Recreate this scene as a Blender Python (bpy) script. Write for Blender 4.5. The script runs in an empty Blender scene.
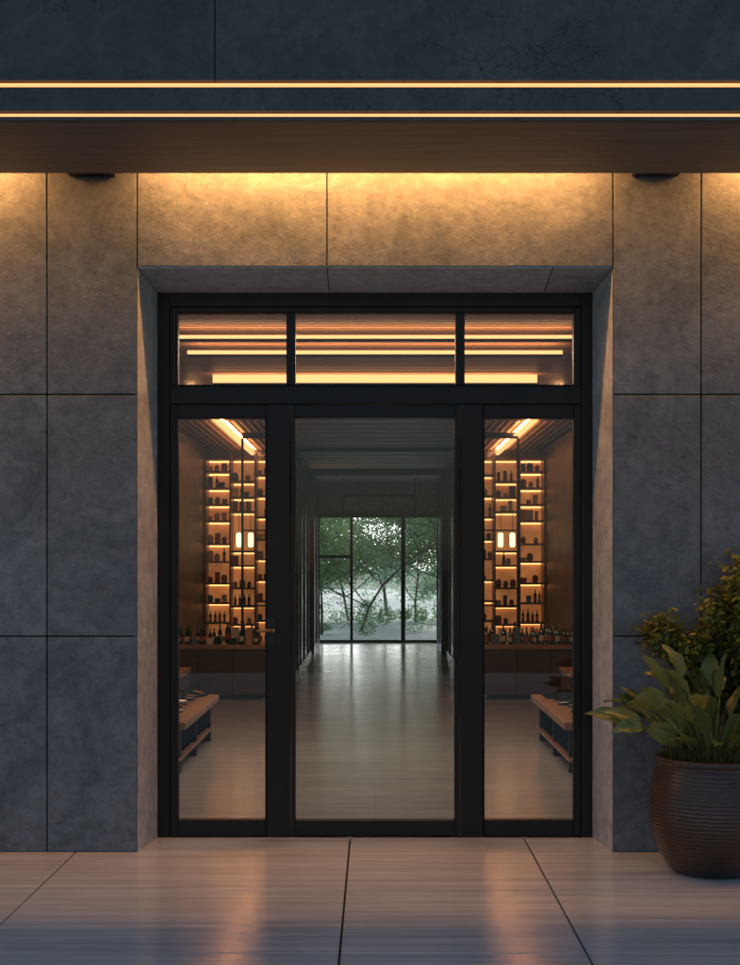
import bpy, math, random
from mathutils import Vector, Matrix
random.seed(7)
scene=bpy.context.scene
CAMD=7.8
def D(d): return d-CAMD
# ------------------------------------------------------------ materials
def newmat(name):
    m=bpy.data.materials.new(name); m.use_nodes=True
    nt=m.node_tree; b=nt.nodes['Principled BSDF']
    return m,nt,b
def N(nt,t,**kw):
    n=nt.nodes.new(t)
    for k,v in kw.items(): setattr(n,k,v)
    return n
def coords(nt,scale=(1,1,1)):
    tc=N(nt,'ShaderNodeTexCoord'); mp=N(nt,'ShaderNodeMapping')
    mp.inputs['Scale'].default_value=scale
    nt.links.new(tc.outputs['Object'],mp.inputs['Vector'])
    return mp.outputs['Vector']
def noise(nt,vec,scale,detail=6,rough=.6,dist=0):
    n=N(nt,'ShaderNodeTexNoise'); n.inputs['Scale'].default_value=scale
    n.inputs['Detail'].default_value=detail; n.inputs['Roughness'].default_value=rough
    n.inputs['Distortion'].default_value=dist
    nt.links.new(vec,n.inputs['Vector']); return n.outputs['Fac']
def ramp(nt,fac,stops):
    r=N(nt,'ShaderNodeValToRGB'); e=r.color_ramp.elements
    while len(e)<len(stops): e.new(.5)
    for el,(p,c) in zip(e,stops):
        el.position=p; el.color=(c[0],c[1],c[2],1) if not isinstance(c,(int,float)) else (c,c,c,1)
    nt.links.new(fac,r.inputs['Fac']); return r.outputs['Color']
def mul(nt,a,b,fac=1.0,mode='MULTIPLY'):
    m=N(nt,'ShaderNodeMixRGB',blend_type=mode); m.inputs['Fac'].default_value=fac
    nt.links.new(a,m.inputs[1]); nt.links.new(b,m.inputs[2]); return m.outputs[0]
def bump(nt,b,h,strength=.3,dist=.01):
    n=N(nt,'ShaderNodeBump'); n.inputs['Strength'].default_value=strength; n.inputs['Distance'].default_value=dist
    nt.links.new(h,n.inputs['Height']); nt.links.new(n.outputs[0],b.inputs['Normal'])
def simple(name,c,r=.5,metal=0,var=.15,vs=4,spec=.5):
    m,nt,b=newmat(name); v=coords(nt); f=noise(nt,v,vs,3)
    lo=[x*(1-var) for x in c]; hi=[x*(1+var) for x in c]
    nt.links.new(ramp(nt,f,[(.3,lo),(.7,hi)]),b.inputs['Base Color'])
    b.inputs['Roughness'].default_value=r
    b.inputs['Metallic'].default_value=metal; b.inputs['Specular IOR Level'].default_value=spec
    return m
def emis(name,c,s):
    m=bpy.data.materials.new(name); m.use_nodes=True; nt=m.node_tree; nt.nodes.clear()
    e=N(nt,'ShaderNodeEmission'); e.inputs[0].default_value=(*c,1); e.inputs[1].default_value=s
    o=N(nt,'ShaderNodeOutputMaterial'); nt.links.new(e.outputs[0],o.inputs[0]); return m
def concrete(name,lo,hi,rough=.55,seed=0,crk=.4,bs=.34):
    m,nt,b=newmat(name); v=coords(nt)
    mp=N(nt,'ShaderNodeMapping'); mp.inputs['Location'].default_value=(seed,seed*2,seed*3); nt.links.new(v,mp.inputs['Vector']); v=mp.outputs[0]
    f1=noise(nt,v,1.9,9,.72,.8); c=ramp(nt,f1,[(.34,lo),(.64,hi)])
    f2=noise(nt,v,16,8,.75); c2=ramp(nt,f2,[(.34,.5),(.58,1.0)]); c=mul(nt,c,c2,.85)
    gi=N(nt,'ShaderNodeNewGeometry'); c=mul(nt,c,ramp(nt,gi.outputs['Random Per Island'],[(0,.82),(1,1.0)]),1)
    vo=N(nt,'ShaderNodeTexVoronoi',feature='DISTANCE_TO_EDGE'); vo.inputs['Scale'].default_value=2.3
    ad=N(nt,'ShaderNodeVectorMath',operation='ADD'); nz=N(nt,'ShaderNodeTexNoise'); nz.inputs['Scale'].default_value=3.5; nz.inputs['Detail'].default_value=6
    nt.links.new(v,nz.inputs['Vector']); nt.links.new(v,ad.inputs[0]); nt.links.new(nz.outputs['Color'],ad.inputs[1]); nt.links.new(ad.outputs[0],vo.inputs['Vector'])
    crack=ramp(nt,vo.outputs['Distance'],[(0,0.0),(.010,1.0)])
    mask=ramp(nt,noise(nt,v,1.1,3),[(.50,1.0),(.58,0.0)])
    cm=N(nt,'ShaderNodeMixRGB',blend_type='LIGHTEN'); cm.inputs[0].default_value=1
    nt.links.new(crack,cm.inputs[1]); nt.links.new(mask,cm.inputs[2])
    c=mul(nt,c,cm.outputs[0],crk)
    pit=ramp(nt,noise(nt,v,42,3,.5),[(.27,.45),(.31,1.0)]); c=mul(nt,c,pit,.8)
    nt.links.new(c,b.inputs['Base Color'])
    nt.links.new(ramp(nt,f2,[(.3,rough-.12),(.7,rough+.12)]),b.inputs['Roughness'])
    f4=noise(nt,v,7,10,.78,.2)
    h=mul(nt,f4,cm.outputs[0],.5); h=mul(nt,h,pit,.4)
    bump(nt,b,h,bs,.022)
    return m
def streaky(name,lo,hi,rough,sc=(1.2,18,1),bs=.1,plank=None,r2=.10):
    m,nt,b=newmat(name); v=coords(nt,sc)
    f=noise(nt,v,1.6,8,.65,.4); c=ramp(nt,f,[(.3,lo),(.7,hi)])
    v2=coords(nt); g=noise(nt,v2,.9,4); c=mul(nt,c,ramp(nt,g,[(.3,.85),(.7,1.0)]),1)
    if plank:
        br=N(nt,'ShaderNodeTexBrick'); br.inputs['Scale'].default_value=1
        br.inputs['Brick Width'].default_value=plank[0]; br.inputs['Row Height'].default_value=plank[1]
        br.inputs['Mortar Size'].default_value=.002; br.inputs['Color1'].default_value=(1,1,1,1); br.inputs['Color2'].default_value=(.9,.9,.9,1); br.inputs['Mortar'].default_value=(.75,.75,.75,1)
        nt.links.new(v2,br.inputs['Vector']); c=mul(nt,c,br.outputs[0],1)
    nt.links.new(c,b.inputs['Base Color'])
    nt.links.new(ramp(nt,f,[(.2,max(.03,rough-.07)),(.8,rough+r2)]),b.inputs['Roughness'])
    bump(nt,b,f,bs,.004)
    return m
def leafmat(name,lo,hi,trans=.35,rough=.45):
    m,nt,b=newmat(name); gi=N(nt,'ShaderNodeNewGeometry')
    c=ramp(nt,gi.outputs['Random Per Island'],[(0,lo),(1,hi)])
    v=coords(nt); c=mul(nt,c,ramp(nt,noise(nt,v,2.5,2),[(.35,.6),(.65,1.0)]),1)
    nt.links.new(c,b.inputs['Base Color']); b.inputs['Roughness'].default_value=rough
    tr=N(nt,'ShaderNodeBsdfTranslucent'); nt.links.new(c,tr.inputs[0])
    mx=N(nt,'ShaderNodeMixShader'); mx.inputs[0].default_value=trans
    o=nt.nodes['Material Output']; nt.links.new(b.outputs[0],mx.inputs[1]); nt.links.new(tr.outputs[0],mx.inputs[2]); nt.links.new(mx.outputs[0],o.inputs[0])
    return m
def glassmat(name,tint=(1,1,1),ior=1.45,rough=0.0):
    m=bpy.data.materials.new(name); m.use_nodes=True; nt=m.node_tree; nt.nodes.clear()
    t=N(nt,'ShaderNodeBsdfTransparent'); t.inputs[0].default_value=(*tint,1)
    g=N(nt,'ShaderNodeBsdfGlossy'); g.inputs['Roughness'].default_value=rough
    f=N(nt,'ShaderNodeFresnel'); f.inputs[0].default_value=ior
    mx=N(nt,'ShaderNodeMixShader'); o=N(nt,'ShaderNodeOutputMaterial')
    nt.links.new(f.outputs[0],mx.inputs[0]); nt.links.new(t.outputs[0],mx.inputs[1]); nt.links.new(g.outputs[0],mx.inputs[2]); nt.links.new(mx.outputs[0],o.inputs[0]); return m

M={}
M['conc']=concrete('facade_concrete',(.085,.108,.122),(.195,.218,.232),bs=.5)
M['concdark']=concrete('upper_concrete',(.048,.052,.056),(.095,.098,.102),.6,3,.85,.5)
M['reveal']=concrete('reveal_plaster',(.42,.45,.47),(.52,.55,.57),.5,5,.1)
M['joint']=simple('joint_backing',(.015,.015,.016),.8)  # dark substrate behind the open joints
M['soffit']=streaky('soffit_wood',(.085,.066,.055),(.23,.17,.14),.5,(.6,14,1),.3)
M['paving']=streaky('paving_stone',(.36,.38,.385),(.62,.64,.64),.14,(.35,11,1),.10)
M['ifloor']=streaky('interior_floor',(.36,.37,.375),(.54,.55,.55),.17,(.4,12,1),.08,(3.6,1.2))
M['frame']=simple('dark_bronze_frame',(.010,.006,.005),.4,.2,spec=.3)
M['frame2']=simple('black_steel',(.012,.010,.010),.4,.3,spec=.4)
M['glass']=glassmat('door_glass',(.97,.97,.97))
M['glass2']=glassmat('display_glass',(.85,.89,.93),1.6)
M['led']=emis('led_warm',(1,.42,.16),1.7)
M['ledi']=emis('led_ceiling',(1,.44,.16),1.9)
M['ledline']=emis('led_shelf',(1,.42,.13),3.2)
M['lamp']=emis('lantern_glow',(1,.62,.30),3)
M['iwall']=concrete('interior_wall',(.11,.11,.115),(.18,.175,.175),.5,9,.2)
M['lintel']=concrete('lintel_plaster',(.42,.36,.32),(.54,.47,.42),.5,9,.2)
M['iceil']=streaky('ceiling_wood',(.19,.11,.075),(.30,.19,.13),.45,(1,1,1),.1)
M['slat']=streaky('ceiling_slat_wood',(.28,.165,.105),(.46,.28,.18),.4,(.8,12,1),.1)
M['corceil']=streaky('corridor_ceiling_wood',(.36,.28,.24),(.56,.45,.39),.5,(.8,14,1),.1)
M['counter']=streaky('counter_walnut',(.06,.03,.025),(.10,.052,.04),.35,(1,1,14),.1)
M['shelfwood']=streaky('shelf_walnut',(.16,.075,.04),(.26,.13,.07),.4,(14,1,1),.1)
M['countertop']=simple('counter_top',(.30,.15,.09),.3)
M['bench']=streaky('bench_oak',(.30,.15,.08),(.46,.25,.14),.35,(12,1,1),.1)
def glow_back():
    m,nt,b=newmat('glowing_shelf_back'); v=coords(nt); f=noise(nt,v,3,3)
    b.inputs['Base Color'].default_value=(.4,.2,.09,1)
    nt.links.new(ramp(nt,f,[(.3,(.45,.13,.035)),(.7,(1,.36,.11))]),b.inputs['Emission Color']); b.inputs['Emission Strength'].default_value=.36  # warm light on the shelf back put in as uneven emission
    return m
M['shelfback']=glow_back()
M['darkpanel']=simple('dark_lacquer',(.035,.035,.038),.22,0)
M['bottle']=simple('bottle_glass_dark',(.012,.018,.014),.1)
M['label']=simple('bottle_label',(.6,.5,.36),.6)
M['label2']=simple('bottle_label_red',(.35,.06,.03),.5)
M['box1']=simple('gift_box_blue',(.10,.14,.18),.5)
M['box2']=simple('gift_box_ochre',(.45,.25,.10),.5)
M['brass']=simple('aged_brass',(.30,.20,.10),.3,.9)
M['soil']=simple('soil',(.04,.03,.022),.9,0,.4,30)
M['bark']=simple('bark',(.10,.095,.085),.9,0,.4,12)
M['leaf']=leafmat('broad_leaf',(.08,.13,.04),(.32,.34,.09),.25,.3)
M['shrub']=leafmat('shrub_leaf',(.07,.12,.025),(.34,.30,.04),.3,.5)
M['grassb']=leafmat('grass_blade',(.07,.09,.03),(.16,.16,.06),.3,.5)
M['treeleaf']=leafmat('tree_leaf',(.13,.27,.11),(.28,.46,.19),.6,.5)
M['treefar']=leafmat('hazed_tree_leaf',(.36,.54,.38),(.58,.74,.57),.6,.6)  # distance haze put into the pale leaf colour
M['ground']=simple('grass_ground',(.10,.13,.07),.9,0,.4,3)
M['gravel']=simple('pale_garden_gravel',(.68,.72,.65),.9,0,.22,9)
def pot_m():
    m,nt,b=newmat('ribbed_brown_ceramic'); v=coords(nt)
    f=noise(nt,v,5,7); c=ramp(nt,f,[(.3,(.030,.016,.011)),(.7,(.085,.042,.026))])
    w=N(nt,'ShaderNodeTexWave',bands_direction='Z'); w.inputs['Scale'].default_value=15; w.inputs['Distortion'].default_value=2.8; w.inputs['Detail'].default_value=4; w.inputs['Detail Scale'].default_value=2
    nt.links.new(v,w.inputs['Vector'])
    c=mul(nt,c,ramp(nt,w.outputs['Fac'],[(0,.65),(1,1.0)]),1)
    nt.links.new(c,b.inputs['Base Color']); b.inputs['Roughness'].default_value=.3
    bump(nt,b,w.outputs['Fac'],.35,.005); return m
M['pot']=pot_m()
# ------------------------------------------------------------ mesh builder
class MB:
    def __init__(s): s.v=[];s.f=[];s.mi=[];s.mats=[]
    def m(s,k):
        if k not in s.mats: s.mats.append(k)
        return s.mats.index(k)
    def face(s,pts,k):
        i=len(s.v); s.v+=[tuple(p) for p in pts]; s.f.append(tuple(range(i,i+len(pts)))); s.mi.append(s.m(k))
    def box(s,x0,x1,y0,y1,z0,z1,k):
        if x0>x1:x0,x1=x1,x0
        if y0>y1:y0,y1=y1,y0
        if z0>z1:z0,z1=z1,z0
        i=len(s.v); s.v+=[(x,y,z) for z in(z0,z1) for x,y in((x0,y0),(x1,y0),(x1,y1),(x0,y1))]
        for f in((3,2,1,0),(4,5,6,7),(0,1,5,4),(1,2,6,5),(2,3,7,6),(3,0,4,7)):
            s.f.append(tuple(i+a for a in f)); s.mi.append(s.m(k))
    def lathe(s,cx,cy,cz,prof,k,n=12):
        i=len(s.v); ki=s.m(k)
        for r,z in prof:
            for a in range(n):
                t=2*math.pi*a/n; s.v.append((cx+r*math.cos(t),cy+r*math.sin(t),cz+z))
        for j in range(len(prof)-1):
            for a in range(n):
                b=(a+1)%n; s.f.append((i+j*n+a,i+j*n+b,i+(j+1)*n+b,i+(j+1)*n+a)); s.mi.append(ki)
        s.f.append(tuple(i+(len(prof)-1)*n+a for a in range(n))); s.mi.append(ki)
        s.f.append(tuple(i+n-1-a for a in range(n))); s.mi.append(ki)
    def tube(s,pts,rads,k,n=7):
        i=len(s.v); ki=s.m(k)
        for j,p in enumerate(pts):
            d=(pts[min(j+1,len(pts)-1)]-pts[max(j-1,0)]).normalized()
            u=d.orthogonal().normalized(); w=d.cross(u)
            for a in range(n):
                t=2*math.pi*a/n; s.v.append(tuple(p+rads[j]*(math.cos(t)*u+math.sin(t)*w)))
        for j in range(len(pts)-1):
            for a in range(n):
                b=(a+1)%n; s.f.append((i+j*n+a,i+j*n+b,i+(j+1)*n+b,i+(j+1)*n+a)); s.mi.append(ki)
    def obj(s,name,parent=None,bevel=0,smooth=False,loc=None):
        me=bpy.data.meshes.new(name); me.from_pydata(s.v,[],s.f)
        for k in s.mats: me.materials.append(M[k])
        me.polygons.foreach_set('material_index',s.mi)
        if smooth: me.polygons.foreach_set('use_smooth',[True]*len(s.f))
        me.update(); o=bpy.data.objects.new(name,me); scene.collection.objects.link(o)
        if parent: o.parent=parent
        if loc: o.location=loc
        if bevel:
            b=o.modifiers.new('bevel','BEVEL'); b.width=bevel; b.segments=2; b.limit_method='ANGLE'
        return o
def empty(name,loc=(0,0,0)):
    o=bpy.data.objects.new(name,None); o.location=loc; scene.collection.objects.link(o); return o

# ------------------------------------------------------------ ground
g=MB(); g.face([(-400,-400,-.05),(400,-400,-.05),(400,400,-.05),(-400,400,-.05)],'ground'); g.obj('ground')
g=MB(); g.face([(-30,D(29.5),-.044),(30,D(29.5),-.044),(40,D(95),-.044),(-40,D(95),-.044)],'gravel'); g.obj('garden_gravel')
pv=MB()
xs=[-8,-6.4,-4.85,-3.3,-1.72,-.15,.9,2.47,4.0,5.6,8]
ys=[-12,-10.9,-9.8,-8.7,-7.6,-6.5,-5.4,-4.27,-3.15,-2.03,-.91,.46]
for a in range(len(xs)-1):
    for b in range(len(ys)-1):
        pv.box(xs[a]+.005,xs[a+1]-.005,ys[b]+.004,ys[b+1]-.004,-.045,0,'paving')
pave=pv.obj('pavement',bevel=.003)
pb=MB(); pb.face([(-8,-12,-.03),(8,-12,-.03),(8,.46,-.03),(-8,.46,-.03)],'joint'); pb.obj('joint_bed',pave)

# ------------------------------------------------------------ building
B=empty('modern_concrete_building')
fp=MB(); gp=.0035
def panel(x0,x1,z0,z1): fp.box(x0+gp,x1-gp,0,.05,z0+gp,z1-gp,'conc')
L=[-6,-5,-3.95,-2.92,-1.885,-1.368]; R=[1.368,1.874,2.92,3.95,5,6]
rows=[0.0,1.24,2.63,4.25]
for cols in(L,R):
    for i in range(len(cols)-1):
        for j in range(3): panel(cols[i],cols[i+1],rows[j],rows[j+1])
panel(-1.368,-.276,3.363,4.25); panel(-.276,1.368,3.363,4.25)
fp.obj('facade_panels',B,bevel=.004)
bk=MB()
bk.box(-6,-1.40,.052,.42,0,4.25,'joint'); bk.box(1.40,6,.052,.42,0,4.25,'joint'); bk.box(-1.40,1.40,.052,.42,3.40,4.25,'joint')
bk.obj('backing_wall',B)
rv=MB()
def prism(q,k):
    i=len(rv.v); rv.v+=q
    for f in((3,2,1,0),(4,5,6,7),(0,1,5,4),(1,2,6,5),(2,3,7,6),(3,0,4,7)):
        rv.f.append(tuple(i+a for a in f)); rv.mi.append(rv.m(k))
for s in(-1,1):
    prism([(s*1.366,.004,0),(s*1.398,.052,0),(s*1.398,.42,0),(s*1.318,.42,0),(s*1.366,.004,3.361),(s*1.398,.052,3.398),(s*1.398,.42,3.398),(s*1.318,.42,3.30)],'reveal')
for x0,x1 in((-1.362,-.279),(-.273,1.02),(1.026,1.362)):
    f=lambda x:max(-1.316,min(1.316,x))
    prism([(x0,.005,3.360),(x1,.005,3.360),(f(x1),.418,3.301),(f(x0),.418,3.301),(x0,.005,3.398),(x1,.005,3.398),(f(x1),.418,3.398),(f(x0),.418,3.398)],'reveal')
rv.obj('splayed_reveal',B)
cp=MB()
YF=-1.15; YR=-.25
cp.box(-6,6,YF+.03,YR,3.83,4.25,'soffit')
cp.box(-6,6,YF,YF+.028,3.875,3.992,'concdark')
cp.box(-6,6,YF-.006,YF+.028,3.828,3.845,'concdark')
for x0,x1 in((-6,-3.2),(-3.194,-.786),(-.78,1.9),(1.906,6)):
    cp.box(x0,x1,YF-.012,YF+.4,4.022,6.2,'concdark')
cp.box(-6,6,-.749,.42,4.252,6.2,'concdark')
for x in(-1.62,1.605,-4.6,4.6): cp.box(x-.13,x+.13,YR+.001,-.006,3.88,4.25,'frame2')
cp.obj('canopy',B)
ld=MB()
ld.box(-6,6,YF+.004,YF+.028,3.851,3.862,'led'); ld.box(-6,6,YF+.004,YF+.028,4.001,4.012,'led')
ld.obj('canopy_led_lines',B)
def area(name,x0,x1,y,z,w,power,col,rot=(0,0,0),parent=B):
    l=bpy.data.lights.new(name,'AREA'); l.shape='RECTANGLE'; l.size=abs(x1-x0); l.size_y=w; l.energy=power; l.color=col
    o=bpy.data.objects.new(name,l); o.location=((x0+x1)/2,y,z); o.rotation_euler=rot; scene.collection.objects.link(o); o.parent=parent; return o
for x0,x1 in((-6,-2.02),(-1.28,1.26),(2.0,6)):
    area('cove_light',x0,x1,-.19,4.01,.03,21*(x1-x0),(1,.42,.12),(math.radians(36),0,0))
# ------------------------------------------------------------ interior shell
sh=MB()
sh.box(-3.4,3.4,D(8.22),D(29.4),-.04,0,'ifloor')
io=sh.obj('interior_floor',B)
sh=MB()
sh.box(-6,-3.3,.43,D(17.0),0,3.6,'iwall'); sh.box(3.3,6,.43,D(17.0),0,3.6,'iwall')
sh.box(-6,-2.6,D(17.0),D(29.2),0,3.6,'iwall'); sh.box(2.6,6,D(17.0),D(29.2),0,3.6,'iwall')
sh.box(-2.6,-1.35,D(21.2),D(29.2),0,3.6,'iwall'); sh.box(1.48,2.6,D(21.2),D(29.2),0,3.6,'iwall')
sh.box(-3.3,-1.34,.43,.47,0,3.6,'iwall'); sh.box(1.34,3.3,.43,.47,0,3.6,'iwall'); sh.box(-1.34,1.34,.43,.47,3.32,3.6,'iwall')
sh.box(-1.35,1.48,D(29.0),D(29.2),2.72,3.6,'lintel')
sh.obj('interior_walls',B)
rf=MB(); rf.box(-6,6,.43,D(29.4),3.62,6.2,'concdark'); rf.obj('roof_mass',B)
ce=MB()
ce.box(-3.3,3.3,.48,D(16.3),3.47,3.6,'iceil')
y=.55
while y<D(16.3):
    ce.box(-3.25,3.25,y,y+.05,3.43,3.469,'slat')
    y+=.085
ce.box(-3.3,3.3,D(16.3),D(16.5),3.40,3.6,'iceil')
for s in(-1,1):
    xa,xb=(-2.6,-1.25) if s<0 else (1.38,2.6)
    ce.box(xa,xb,D(16.5),D(21.2),3.46,3.6,'iceil')
    x=xa+.01
    while x<xb-.05: ce.box(x,x+.05,D(16.52),D(21.18),3.425,3.459,'slat'); x+=.09
ce.box(-1.25,1.38,D(16.5),D(29.0),3.42,3.6,'corceil')
d=17.0
while d<29: ce.box(-1.2,1.3,D(d),D(d)+.012,3.412,3.419,'frame2'); d+=.6
ce.obj('ceiling',B)
li=MB()
for dd,w in((10.15,.025),(10.9,.03),(12.6,.075)):
    li.box(-1.5,1.5,D(dd)-.05,D(dd)+.05,3.325,3.335,'frame2')
    li.box(-1.5,1.5,D(dd)-.051,D(dd)-.040,3.336,3.336+w,'ledi')
    area('ceiling_uplight',-1.5,1.5,D(dd)+.01,3.345,.06,8,(1,.52,.22),(math.pi,0,0))
    area('lobby_floor_fill',-1.5,1.5,D(dd),3.32,.08,22,(1,.72,.50))  # added fill lamp below the strip, brightens the lobby floor
for s in(-1,1):
    li.box(s*1.88-.045,s*1.88+.045,D(13.6),D(21.1),3.36,3.372,'ledi')
    area('side_ceiling_fill',-.04,.04,D(17.3),3.375,7.2,90,(1,.47,.18),(math.pi,0,0)).location.x=s*1.88  # added fill lamp above the strip, brightens the dim side ceiling
li.obj('ceiling_led_strips',B)
fw=MB()
yw=D(28.95)
fw.box(-1.25,1.4,yw,yw+.08,2.66,2.74,'frame2')
for x,w in((-1.22,.06),(-.50,.06),(.60,.09),(1.36,.06)): fw.box(x-w/2,x+w/2,yw-.01,yw+.09,0,2.68,'frame2')
fw.box(-1.22,-.5,yw+.005,yw+.075,1.80,1.86,'frame2'); fw.box(-1.25,1.4,yw+.004,yw+.08,0,.05,'frame2')
fw.face([(-1.25,yw+.04,0),(1.4,yw+.04,0),(1.4,yw+.04,2.7),(-1.25,yw+.04,2.7)],'glass')
fw.obj('garden_window',B)
pb=MB()
pb.box(-1.24,1.37,D(25),D(25.15),3.30,3.41,'frame2'); pb.box(-1.24,-1.12,D(25),D(25.15),0,3.3,'frame2'); pb.box(1.22,1.37,D(25),D(25.15),0,3.3,'frame2')
pb.box(-1.24,1.37,D(20.5),D(20.6),3.36,3.41,'frame2'); pb.box(-1.24,-1.15,D(20.5),D(20.6),0,3.36,'frame2'); pb.box(1.28,1.37,D(20.5),D(20.6),0,3.36,'frame2')
pb.box(-.66,.84,D(27.4),D(27.47),3.02,3.09,'frame2'); pb.box(-.66,-.61,D(27.4),D(27.47),2.6,3.02,'frame2'); pb.box(.78,.84,D(27.4),D(27.47),2.6,3.02,'frame2')
pb.box(-.64,-.62,D(27.42),D(27.45),3.09,3.42,'frame2'); pb.box(.80,.82,D(27.42),D(27.45),3.09,3.42,'frame2')
pb.obj('corridor_portal_frames',B)
for s,xw in((-1,-1.20),(1,1.34)):
    c=MB()
    d=18.0
    while d<28.8:
        c.box(xw-.03,xw+.03,D(d),D(d)+.06,0,3.41,'frame2')
        d+=1.2
    c.box(xw-.03,xw+.03,D(18)+.06,D(28.9),3.33,3.415,'frame2'); c.box(xw-.03,xw+.03,D(18)+.06,D(28.9),0.002,.08,'frame2')
    for a,b2,k in((18.06,21.1,'glass2'),(21.1,24.0,'darkpanel'),(24.0,25.3,'glass2'),(25.3,28.9,'darkpanel')):
        c.face([(xw,D(a),.08),(xw,D(b2),.08),(xw,D(b2),3.33),(xw,D(a),3.33)],k)
    for zz in(1.5,1.9,2.3,2.7):
        c.box(xw+s*.05,xw+s*.11,D(24.15),D(25.2),zz,zz+.03,'ledline')
    c.box(xw,xw+s*.56,D(18),D(18)+.04,3.33,3.41,'frame2')
    c.box(xw+s*.56-.015,xw+s*.56+.015,D(18)+.001,D(18)+.045,0,3.33,'frame2')
    for zz in(1.1,2.1): c.box(xw,xw+s*.56,D(18)+.004,D(18)+.03,zz,zz+.02,'frame2')
    c.face([(xw,D(18)+.02,0),(xw+s*.56,D(18)+.02,0),(xw+s*.56,D(18)+.02,3.33),(xw,D(18)+.02,3.33)],'glass2')
    c.obj('corridor_glass_partition',B)

# ------------------------------------------------------------ entrance door
E=empty('glass_entrance_door',(0,.42,0))
dm=MB()
def db(x0,x1,z0,z1,y0=0,y1=.09,k='frame'): dm.box(x0,x1,y0,y1,z0,z1,k)
db(-1.318,-1.245,0,3.30); db(1.25,1.318,0,3.30); db(-1.245,1.25,3.215,3.30)
db(-1.245,1.25,2.625,2.735,.002,.088)
db(-1.245,-1.195,2.735,3.215,.012,.075); db(1.205,1.25,2.735,3.215,.012,.075)
db(-1.195,1.205,3.18,3.215,.012,.075); db(-1.195,1.205,2.735,2.745,.012,.075)
db(-.538,-.483,2.745,3.18,.01,.08); db(.489,.544,2.745,3.18,.01,.08)
db(-.655,-.515,.0,2.625,.004,.085); db(.52,.655,.0,2.625,.004,.085)
for x0,x1 in((-1.245,-.655),(.655,1.25)):
    i0=x0+(.05 if x0<0 else .01); i1=x1-(.012 if x0<0 else .045)
    db(x0,i0,.0,2.625,.014,.075); db(i1,x1,.0,2.625,.014,.075)
    db(i0,i1,0,.103,.014,.075); db(i0,i1,2.54,2.625,.014,.075)
    dm.face([(i0,.04,.1),(i1,.04,.1),(i1,.04,2.54),(i0,.04,2.54)],'glass')
db(-.510,-.483,.006,2.62,.012,.08); db(.483,.515,.006,2.62,.012,.08)
db(-.483,.483,.006,.10,.012,.08); db(-.483,.483,2.545,2.62,.012,.08)
dm.face([(-.483,.045,.1),(.483,.045,.1),(.483,.045,2.545),(-.483,.045,2.545)],'glass')
dm.face([(-1.195,.045,2.745),(1.205,.045,2.745),(1.205,.045,3.18),(-1.195,.045,3.18)],'glass')
dm.obj('door_frame_and_glass',E,bevel=.004)
hd=MB()
hd.box(-.655,-.60,-.012,.004,1.17,1.33,'frame2')
hd.tube([Vector((-.61,-.008,1.255)),Vector((-.61,-.055,1.255)),Vector((-.63,-.062,1.255)),Vector((-.71,-.062,1.253))],[.011,.011,.011,.009],'brass')
hd.obj('lever_handle',E)
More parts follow.
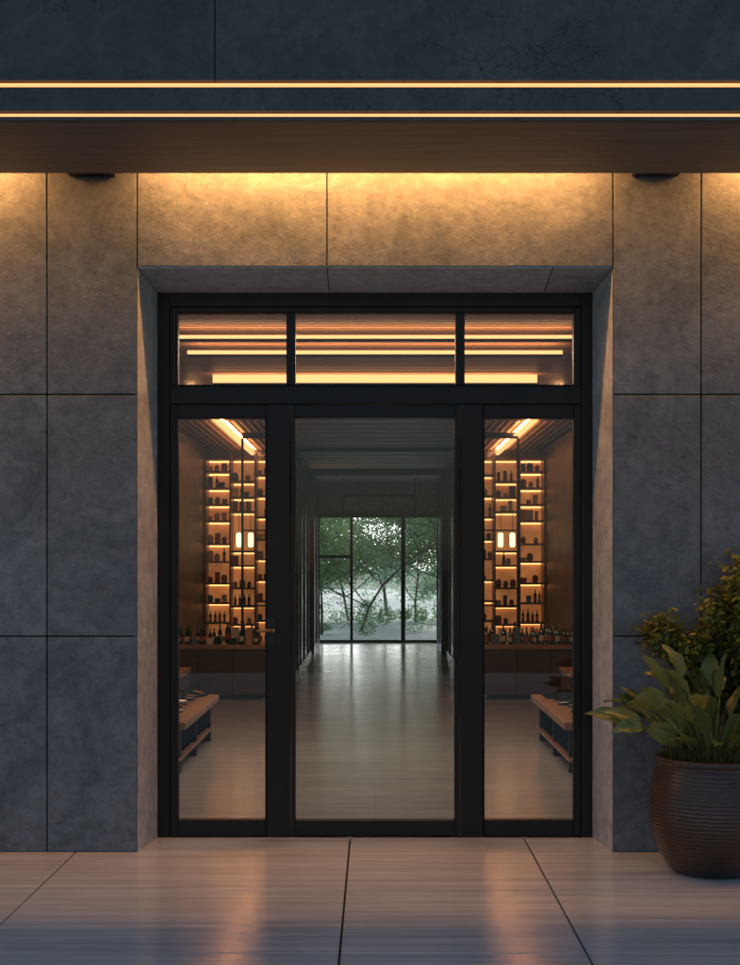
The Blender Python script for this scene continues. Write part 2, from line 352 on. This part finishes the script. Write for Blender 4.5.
# ------------------------------------------------------------ furniture
BP=[(.034,0),(.037,.01),(.037,.17),(.030,.20),(.014,.225),(.013,.275),(.016,.278),(.016,.295)]
JP=[(.03,0),(.045,.01),(.055,.06),(.05,.11),(.03,.13),(.032,.14)]
def bottle(mb,x,y,z,s=1.0,lab='label'):
    mb.lathe(x,y,z,[(r*s,h*s) for r,h in BP],'bottle',9)
    mb.lathe(x,y,z+.05*s,[(.038*s,0),(.038*s,.08*s)],lab,9)
for s in(-1,1):
    S=empty('wine_display_shelf',(s*1.99,D(20.6),0))
    sm=MB(); bm=MB()
    W=.59
    sm.box(-W,W,.36,.40,.1,3.3,'shelfback')
    edges=[-W,-.17,.21,W]
    if s<0: edges=[-e for e in edges][::-1]
    for x in edges: sm.box(x-.014,x+.014,0.02,.36,.0,3.35,'shelfwood')
    bays=[[.45,.78,1.08,1.40,1.72,2.02,2.36,2.68,3.0,3.25],[.45,.72,1.0,1.28,1.62,1.84,2.44,2.66,2.90,3.25],[.45,.75,1.05,1.35,1.68,1.95,2.30,2.55,2.80,3.05,3.25]]
    if s<0: bays=bays[::-1]
    for bi,lv in enumerate(bays):
        a,b2=edges[bi]+.016,edges[bi+1]-.016
        for li2,z in enumerate(lv):
            sm.box(a,b2,.01,.355,z,z+.03,'shelfwood')
            if (bi+li2)%3!=1 or z>2.2: sm.box(a+.01,b2-.01,.31,.33,z-.022,z-.002,'ledline')
            if z>3.1: continue
            if z==1.84: continue
            x=a+.05; kind=random.choice(['bot','mix','mix','box']) if z<1.3 else random.choice(['mix','box','box'])
            while x<b2-.04:
                r=random.random()
                if (kind=='bot' and r<.85) or (kind=='mix' and r<.3): bottle(bm,x,.12+random.random()*.06,z+.031,.54+random.random()*.16,random.choice(['label','label2','label'])); x+=.07
                elif r<.5: 
                    q=random.uniform(.6,.95); bm.lathe(x,.14,z+.031,[(rr*q,hh*q) for rr,hh in JP],random.choice(['label','box2','box1','label2']),10); x+=.11
                elif r<.85:
                    w=.02+random.random()*.03; bm.box(x-w,x+w,.08,.2,z+.031,z+.031+.05+random.random()*.12,random.choice(['label','label','label2','counter','box1','box2','box2'])); x+=.10
                else: x+=.08
    sm.obj('shelving',S)
    bm.obj('products',S)
    lm=MB()
    for x in(-.08,.10):
        lm.lathe(x,.05,1.92,[(.001,0),(.035,.005),(.042,.04),(.042,.2),(.025,.22),(.001,.225)],'lamp',12)
        lm.box(x-.004,x+.004,.046,.054,2.14,2.43,'frame2')
    lm.obj('lanterns',S)
    C=empty('sales_counter',(s*1.95,D(16.6),0)); cm=MB()
    cm.box(-.62,.62,.03,.75,0.06,.62,'counter'); cm.box(-.58,.58,.06,.7,0,.06,'frame2'); cm.box(-.65,.65,0,.8,.62,.67,'countertop')
    cm.box(-.22,-.21,.026,.03,.06,.62,'frame2'); cm.box(.2,.21,.026,.03,.06,.62,'frame2')
    cm.obj('counter_body',C,bevel=.006)
    bm=MB(); x=-.56
    while x<.56:
        for yy in(.15,.3,.48):
            r=random.random()
            if r<.45: bottle(bm,x+random.uniform(-.015,.015),yy,.671,.6+random.random()*.32,random.choice(['label','label2']))
            elif r<.85: bm.box(x-.04,x+.04,yy-.03,yy+.03,.671,.671+random.uniform(.05,.2),random.choice(['label','box1','box2','bottle']))
        x+=.095
    bm.obj('products',C)
    bn=empty('wooden_bench',(s*1.90,D(10.6),0)); b=MB()
    b.box(-.42,.42,0,2.3,.36,.42,'bench')
    for yy in(.15,1.1,2.1): b.box(-.36,.36,yy,yy+.05,.0,.36,'frame2')
    for i in range(6): b.box(-.38+i*.14,-.38+i*.14+.05,.03,2.27,.10,.125,'bench')
    b.obj('bench_body',bn,bevel=.005)
    it=MB()
    for i in range(10):
        x=(random.uniform(.0,.12)); yy=.2+i*.2
        pts=[Vector((-s*(x-.02),yy,.458)),Vector((-s*(x+.1),yy+.03,.458)),Vector((-s*(x+.17),yy+.05,.458)),Vector((-s*(x+.25),yy+.07,.458))]
        it.tube(pts,[.035,.037,.02,.012],'bottle',9)
    it.obj('lying_bottles',bn)
    pl=empty('display_plinth',(s*2.5,D(13.9),0)); p=MB()
    p.box(-.5,.5,0,.7,.06,.50,'counter'); p.box(-.47,.47,.03,.67,0,.06,'frame2'); p.box(-.52,.52,-.02,.72,.50,.55,'bench')
    for i in range(5): bottle(p,-.4+i*.19,.3,.551,.9)
    p.obj('plinth_body',pl)
# ------------------------------------------------------------ pot plant
P=empty('potted_plant',(1.82,-.48,0))
pm=MB()
prof=[(.185,0),(.212,.006),(.238,.03),(.285,.10),(.320,.20),(.337,.30),(.340,.37),(.332,.44),(.316,.51),(.301,.565),(.297,.585),(.307,.598),(.310,.613),(.300,.623),(.272,.618),(.265,.57)]
pm.lathe(0,0,0,prof,'pot',64)
pm.obj('ceramic_pot',P,smooth=True)
so=MB(); so.lathe(0,0,.56,[(.268,0),(.20,.015),(.1,.03),(.01,.035)],'soil',32); so.obj('soil',P,smooth=True)
def leafblade(mb,base,az,el,stem,length,width,droop,k):
    dirh=Vector((math.cos(az),math.sin(az),0)); side=Vector((-math.sin(az),math.cos(az),0))
    roll=random.uniform(-1.0,1.0); p=Vector(base); e=el
    ns=6
    spine=[]
    for i in range(ns): spine.append(p.copy()); p=p+(dirh*math.cos(e)+Vector((0,0,math.sin(e))))*stem/ns; e-=droop*.25/ns
    mb.tube(spine+[p.copy()],[.007-.0005*i for i in range(ns+1)],k,6)
    i0=len(mb.v); ki=mb.m(k); m=12
    for i in range(m+1):
        t=i/m; d=dirh*math.cos(e)+Vector((0,0,math.sin(e))); up=side.cross(d).normalized()*-1
        s2=(side*math.cos(roll)+up*math.sin(roll))
        w=width*math.sin(math.pi*min(1,t**.8))**.9*(1-.25*t) if 0<t<1 else .001
        upn=d.cross(s2)
        if upn.z<0: upn=-upn
        wav=.006*math.sin(t*17+az*5)
        mb.v.append(tuple(p-s2*w+upn*(w*.4+wav))); mb.v.append(tuple(p-s2*w*.5+upn*w*.12)); mb.v.append(tuple(p)); mb.v.append(tuple(p+s2*w*.5+upn*w*.12)); mb.v.append(tuple(p+s2*w+upn*(w*.4-wav)))
        p=p+d*length/m; e-=droop/m
    for i in range(m):
        for j in range(4):
            a=i0+i*5+j; mb.f.append((a,a+1,a+6,a+5)); mb.mi.append(ki)
lm=MB()
random.seed(45)
for i in range(72):
    az=i*2.399+random.uniform(-.3,.3); r=random.uniform(.02,.13); ring=i/72
    if i%4==0: az=math.pi+random.uniform(-.8,.7)
    el=math.radians(86-56*ring+random.uniform(-8,8))
    st=random.uniform(.10,.46)
    leafblade(lm,(r*math.cos(az),r*math.sin(az),.59),az,el,st,random.uniform(.18,.28),random.uniform(.040,.060),random.uniform(.0,1.0),'leaf')
lm.obj('broad_leaves',P,smooth=True)
gm=MB()
for i in range(1300):
    a=random.uniform(0,6.283); r=.25*math.sqrt(random.random()); h=random.uniform(.06,.17); o=random.uniform(.02,.12)
    b0=Vector((r*math.cos(a),r*math.sin(a),.57)); d=Vector((math.cos(a+random.uniform(-1,1)),math.sin(a+random.uniform(-1,1)),0)); sd=Vector((-d.y,d.x,0))*.003
    mdl=b0+d*o*.4+Vector((0,0,h*.7)); tip=b0+d*o+Vector((0,0,h*random.uniform(.6,1)))
    gm.face([b0-sd,b0+sd,mdl+sd*.8,mdl-sd*.8],'grassb'); gm.face([mdl-sd*.8,mdl+sd*.8,tip],'grassb')
gm.obj('grass_fringe',P)
Sh=empty('potted_shrub',(2.36,-.20,0))
pm=MB(); pm.lathe(0,0,0,[(r*.52,z*.75) for r,z in prof],'pot',48); pm.obj('ceramic_pot',Sh,smooth=True)
def quadleaf(mb,p,size,k,asp=.5):
    a=Vector((random.gauss(0,1),random.gauss(0,1),random.gauss(0,.7))).normalized(); b=a.orthogonal().normalized()
    b=Matrix.Rotation(random.uniform(0,6.28),3,a)@b
    mb.face([p-a*size,p-b*size*asp*.9,p+a*size,p+b*size*asp],k)
bm=MB(); sl=MB()
def twig(p,d,ln,r,lv):
    pts=[p.copy()]; rs=[r]
    for i in range(4):
        d=(d+Vector((random.gauss(0,.12),random.gauss(0,.06),random.gauss(.06,.1)))).normalized(); p=p+d*ln/4; pts.append(p.copy()); rs.append(r*(1-.17*(i+1)))
        if lv<3 and i>0:
            for q in range(2):
                dd=(d+Vector((random.gauss(0,.42),random.gauss(0,.22),random.gauss(.1,.4)))).normalized(); twig(p,dd,ln*.42,r*.5,lv+1)
        if lv>=1:
            for q in range(4): quadleaf(sl,p+Vector((random.gauss(0,.035),random.gauss(0,.03),random.gauss(0,.035))),random.uniform(.013,.028),'shrub',.6)
    bm.tube(pts,rs,'bark',5)
for i in range(10):
    a=i*6.283/10; twig(Vector((.04*math.cos(a),.02*math.sin(a),.40)),Vector((math.cos(a)*.36,math.sin(a)*.07,1)).normalized(),random.uniform(.6,1.0),.009,0)
bm.obj('stems',Sh); sl.obj('foliage',Sh)

# ------------------------------------------------------------ garden
def tree(x,d,h,seed,lk,sz=.07,nl=20,lean=0):
    random.seed(seed); T=empty('garden_tree',(x,D(d),-.05)); br=MB(); lf=MB()
    def grow(p,dv,ln,r,lv):
        pts=[p.copy()]; rs=[r]; n=5
        for i in range(n):
            dv=(dv+Vector((random.gauss(0,.13),random.gauss(0,.13),random.gauss(.02,.07)))).normalized(); p=p+dv*ln/n; pts.append(p.copy()); rs.append(r*(1-.13*(i+1)))
            if lv<3 and (i>=1 or (lv==0 and i==0)):
                for q in range(2):
                    a=random.uniform(0,6.28); dd=(dv*.5+Vector((math.cos(a)*.9,math.sin(a)*.9,random.gauss(.15,.25)))).normalized()
                    grow(p,dd,ln*random.uniform(.42,.6),r*.5,lv+1)
            if lv>=2:
                for q in range(nl//5):
                    quadleaf(lf,p+Vector((random.gauss(0,.16),random.gauss(0,.16),random.gauss(0,.13))),random.uniform(.5,1)*sz,lk,.55)
        br.tube(pts,rs,'bark',6)
    grow(Vector((0,0,0)),Vector((lean,0,1)).normalized(),h,.012*h,0)
    br.obj('trunk_and_limbs',T,smooth=True); lf.obj('crown',T)
tree(-.35,34.5,3.3,1,'treeleaf',.045,15,lean=.15)
tree(1.75,35.5,3.4,2,'treeleaf',.045,20,lean=-.1)
tree(-1.3,33,3.0,3,'treeleaf',.05,20)
tree(2.9,36,3.8,4,'treeleaf',.05,15)
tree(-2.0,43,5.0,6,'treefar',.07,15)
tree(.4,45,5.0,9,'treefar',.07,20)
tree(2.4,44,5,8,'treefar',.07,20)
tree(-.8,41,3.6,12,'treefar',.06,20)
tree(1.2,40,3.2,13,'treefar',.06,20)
random.seed(11)
def bush(name,spots,k,sz,n):
    m=MB()
    for (x,d,r,h) in spots:
        for i in range(n):
            v=Vector((random.gauss(0,1),random.gauss(0,1),random.gauss(0,1))).normalized()*random.uniform(.5,1.05)
            quadleaf(m,Vector((x+v.x*r,D(d)+v.y*r,max(0,h*.5+v.z*h*.55))),random.uniform(.5,1)*sz,k,.45)
    m.obj(name)
bush('low_garden_shrubs',[(random.uniform(-4,4.5),random.uniform(30.6,42),random.uniform(.2,.5),random.uniform(.2,.8)) for i in range(50)],'treeleaf',.045,300)
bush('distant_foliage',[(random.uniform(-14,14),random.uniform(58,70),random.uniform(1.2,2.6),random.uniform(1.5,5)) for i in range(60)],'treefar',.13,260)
# ------------------------------------------------------------ light
world=bpy.data.worlds.new("World"); scene.world=world; world.use_nodes=True; nt=world.node_tree
bg=nt.nodes['Background']; sky=nt.nodes.new('ShaderNodeTexSky'); sky.sky_type='NISHITA'; sky.sun_disc=False
EL=math.radians(30); RO=math.radians(22)
sky.sun_elevation=EL; sky.sun_rotation=RO; sky.dust_density=1.3; sky.air_density=1.0; sky.ozone_density=1.2
bg.inputs[1].default_value=.13; nt.links.new(sky.outputs[0],bg.inputs[0])
tc=N(nt,'ShaderNodeTexCoord'); sp=N(nt,'ShaderNodeSeparateXYZ'); nt.links.new(tc.outputs['Generated'],sp.inputs[0])
hz=N(nt,'ShaderNodeMapRange'); hz.interpolation_type='SMOOTHSTEP'; hz.inputs[1].default_value=.45; hz.inputs[2].default_value=0.0; hz.inputs[3].default_value=0; hz.inputs[4].default_value=1; nt.links.new(sp.outputs['Z'],hz.inputs[0])
hy=N(nt,'ShaderNodeMapRange'); hy.interpolation_type='SMOOTHSTEP'; hy.inputs[1].default_value=.1; hy.inputs[2].default_value=.9; nt.links.new(sp.outputs['Y'],hy.inputs[0])
mm=N(nt,'ShaderNodeMath',operation='MULTIPLY'); nt.links.new(hz.outputs[0],mm.inputs[0]); nt.links.new(hy.outputs[0],mm.inputs[1])
m2=N(nt,'ShaderNodeMath',operation='MULTIPLY'); m2.inputs[1].default_value=5.5; nt.links.new(mm.outputs[0],m2.inputs[0])
b2=N(nt,'ShaderNodeBackground'); b2.inputs[0].default_value=(.88,.96,1,1); nt.links.new(m2.outputs[0],b2.inputs[1])
ad=N(nt,'ShaderNodeAddShader'); nt.links.new(bg.outputs[0],ad.inputs[0]); nt.links.new(b2.outputs[0],ad.inputs[1]); nt.links.new(ad.outputs[0],nt.nodes['World Output'].inputs[0])
sl=bpy.data.lights.new('sun','SUN'); sl.energy=3.2; sl.angle=math.radians(10); sl.color=(1,.97,.92)
so=bpy.data.objects.new('sun',sl); dv=Vector((math.sin(RO)*math.cos(EL),math.cos(RO)*math.cos(EL),math.sin(EL)))
so.rotation_euler=dv.to_track_quat('Z','Y').to_euler(); so.location=(10,40,20); scene.collection.objects.link(so)
# ------------------------------------------------------------ camera
cam=bpy.data.cameras.new('camera'); co=bpy.data.objects.new('camera',cam); scene.collection.objects.link(co); scene.camera=co
co.location=(0,-CAMD,1.65); co.rotation_euler=(math.radians(90),0,0)
cam.sensor_fit='VERTICAL'; cam.sensor_height=24; cam.sensor_width=24; cam.lens=24*1357/965
cam.shift_y=82.5/965; cam.shift_x=-5/965; cam.clip_end=2000; cam.clip_start=.05
scene.view_settings.view_transform='Standard'; scene.view_settings.look='None'; scene.view_settings.exposure=0
